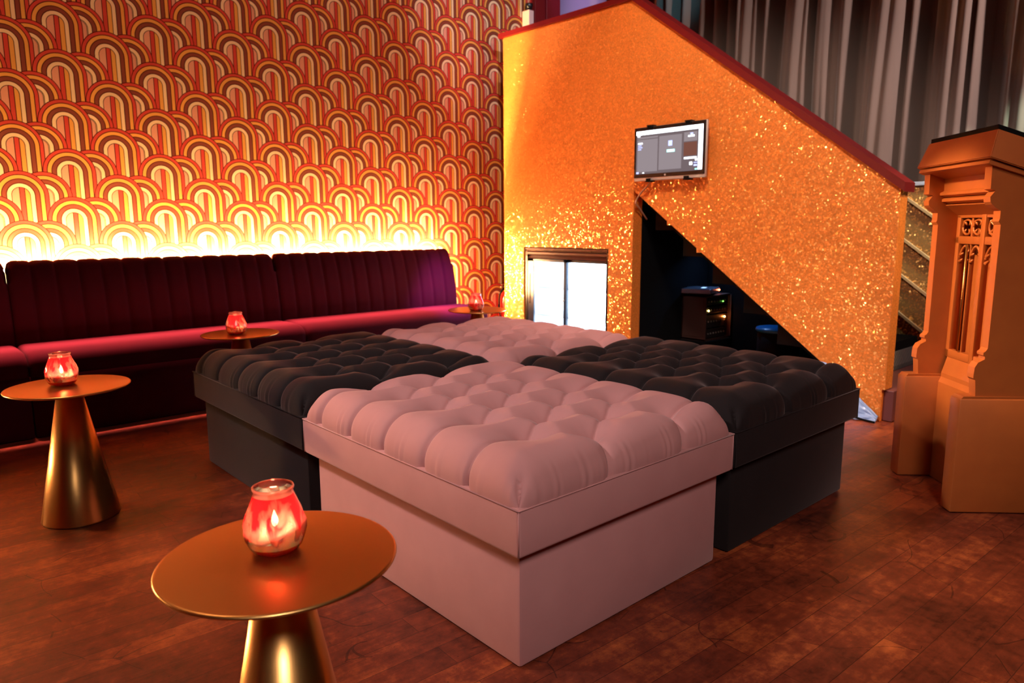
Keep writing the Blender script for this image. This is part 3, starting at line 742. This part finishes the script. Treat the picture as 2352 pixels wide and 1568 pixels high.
obj('bracket', boxm(-.02, .02, .068, .099, .12, .2), 'black', FE)
# small wall box with lamp head up by the red door surround
WB = thing('emergency_light', 'small white emergency light box on the wall above the stair capping', 'light', (4.66, 4.955, 2.84))
obj('box', boxm(-.035, .025, -.045, .043, 0, .17, .004), simple('white_box', (.85, .6, .5), .5), WB)
obj('lamp_head', lathe(B(), [(0, -.02), (.026, -.02), (.034, .015), (.034, .03), (0, .03)], 24), 'blackg', WB, loc=(.0, -.008, .20), smooth=True)

# ------------------------------------------------------------------ pulpit
PU = thing('pulpit', 'copper-gold carved wooden pulpit cut off by the right edge of the photo', 'pulpit', (3.006, .821, 0), -PI/4)
WB_ = .492
prof = [(.60, .455), (.060, .455), (.058, .480), (.054, .523), (.046, .530), (.046, .545), (.048, .572), (.058, .590), (.081, .603), (.081, .612), (.074, .618), (.074, .628), (.082, .634), (.088, .645),
        (.088, 1.100), (.080, 1.112), (.083, 1.122), (.083, 1.150), (.070, 1.158), (.052, 1.172), (.044, 1.182), (.042, 1.200), (.052, 1.214), (.058, 1.222), (.040, 1.228), (.038, 1.318), (.60, 1.130)]
for b0 in (.012, WB_-.012-.042):
    obj('side_board', prism(B(), prof, 1, b0, b0+.042), 'bronze', PU)
for b0 in (0, WB_-.07):
    bm = B(); bx(bm, 0, .60, b0, b0+.07, .004, .452, .005, 2)
    prism(bm, [(.004, .450), (.014, .461), (.60, .461), (.60, .450)], 1, b0+.005, b0+.065)
    obj('plinth_block', bm, 'bronze', PU, angle=35)
# low front panel between the plinths
obj('front_kick_panel', prism(B(), [(.14, .004), (.14, .430), (.150, .452), (.150, .470), (.175, .56), (.20, .56), (.20, .004)], 1, .068, WB_-.068), 'bronze', PU)
# cornice between the boards
bi0, bi1 = .054, WB_-.054
obj('cornice', prism(B(), [(.20, 1.17), (.20, 1.325), (.052, 1.318), (.052, 1.305), (.100, 1.300), (.100, 1.240), (.085, 1.232), (.085, 1.222), (.108, 1.214), (.095, 1.206), (.095, 1.196), (.120, 1.188), (.112, 1.180), (.165, 1.140), (.19, 1.14)], 1, bi0, bi1), 'bronze', PU)
# tracery panel
for c_ in (.25*bi0+.75*bi1-.002, .75*bi0+.25*bi1+.002):
    obj('glint_rod', tube(B(), [(.161, c_, .578), (.161, c_, 1.02)], .005, 12), 'brass', PU, smooth=True)  # brass rods added to catch a bright vertical highlight
def tracery():
    bm = B(); a0, a1 = .165, .190; zt, zb = 1.142, .54
    wd = bi1-bi0; mid = (bi0+bi1)/2
    bx(bm, a0, a1, bi0, bi0+.026, zb, zt, .004); bx(bm, a0, a1, bi1-.026, bi1, zb, zt, .004); bx(bm, a0-.004, a1, mid-.015, mid+.015, zb, zt, .004)
    bx(bm, a0, a1, bi0, bi1, 1.128, zt, .003); bx(bm, a0, a1, bi0, bi1, 1.022, 1.054, .004); bx(bm, a0, a1, bi0, bi1, zb, .575, .004)
    for lo_, hi in ((bi0+.026, mid-.015), (mid+.015, bi1-.026)):
        c = (lo_+hi)/2; w_ = (hi-lo_)/2
        bx(bm, a0+.006, a1, c-.006, c+.006, .575, 1.128, .002)
        for sgn in (-1, 1):
            cc = c+sgn*w_/2
            r = w_/2*.92
            pts = [(cc+r*math.cos(t)*.9, 1.091+r*.85*math.sin(t)) for t in [2*PI*k/28 for k in range(29)]]
            tube(bm, [(a0+.010, p[0], p[1]) for p in pts], .005, 8)
            for k in range(4):
                t = PI/4+k*PI/2
                tube(bm, [(a0+.012, cc+r*math.cos(t)*1.0, 1.091+r*math.sin(t)), (a0+.012, cc+r*.35*math.cos(t), 1.091+r*.35*math.sin(t))], [.008, .0035], 8)
            # lancet head with cusps
            pts = []
            for k in range(9): t = k/8; pts.append((cc-w_/2*.95*(1-t)**.6, .965+.050*t**.7))
            tube(bm, [(a0+.010, p[0], p[1]) for p in pts], .0055, 8); tube(bm, [(a0+.010, 2*cc-p[0], p[1]) for p in pts], .0055, 8)
            for s2 in (-1, 1):
                tube(bm, [(a0+.011, cc+s2*w_/2*.9, .975), (a0+.011, cc+s2*w_/2*.35, .985)], [.008, .003], 8)
                tube(bm, [(a0+.011, cc+s2*w_/2*.9, .948), (a0+.011, cc+s2*w_/2*.45, .960)], [.009, .003], 8)
    return bm
obj('tracery_panel', tracery(), 'bronze', PU, angle=40)
obj('backing_board', boxm(.222, .232, bi0, bi1, .5, 1.16), 'bronze', PU)
# sloping desk
def desk():
    bm = B(); s = -.335
    lo_ = dict(a0=.014, b0=-.012, b1=.506); L = .56
    v = []
    for (a, b) in ((lo_['a0'], lo_['b0']), (L, lo_['b0']), (L, lo_['b1']), (lo_['a0'], lo_['b1'])): v.append(bm.verts.new((a, b, 1.336+s*(a-.02))))
    for (a, b) in ((.046, .012), (L-.03, .012), (L-.03, .482), (.046, .482)): v.append(bm.verts.new((a, b, 1.437+s*(a-.05))))
    for f in ((0, 1, 2, 3), (4, 7, 6, 5), (0, 4, 5, 1), (1, 5, 6, 2), (2, 6, 7, 3), (3, 7, 4, 0)): bm.faces.new([v[i] for i in f])
    bmesh.ops.recalc_face_normals(bm, faces=bm.faces[:])
    bmesh.ops.bevel(bm, geom=bm.edges[:], offset=.003, segments=2, affect='EDGES'); return bm
obj('desk_top', desk(), 'bronze', PU, angle=40)
bm = B(); s = -.335; v = []
for z in (0, .016):
    for (a, b) in ((.050, .018), (.52, .018), (.52, .476), (.050, .476)): v.append(bm.verts.new((a, b, 1.4385+s*(a-.05)+z)))
for f in ((0, 3, 2, 1), (4, 5, 6, 7), (0, 1, 5, 4), (1, 2, 6, 5), (2, 3, 7, 6), (3, 0, 4, 7)): bm.faces.new([v[i] for i in f])
obj('black_desk_mat', bm, 'black', PU)
obj('under_desk_moulding', prism(B(), [(.022, 1.330), (.018, 1.318), (.030, 1.312), (.20, 1.258), (.20, 1.272)], 1, .0, WB_), 'bronze', PU)
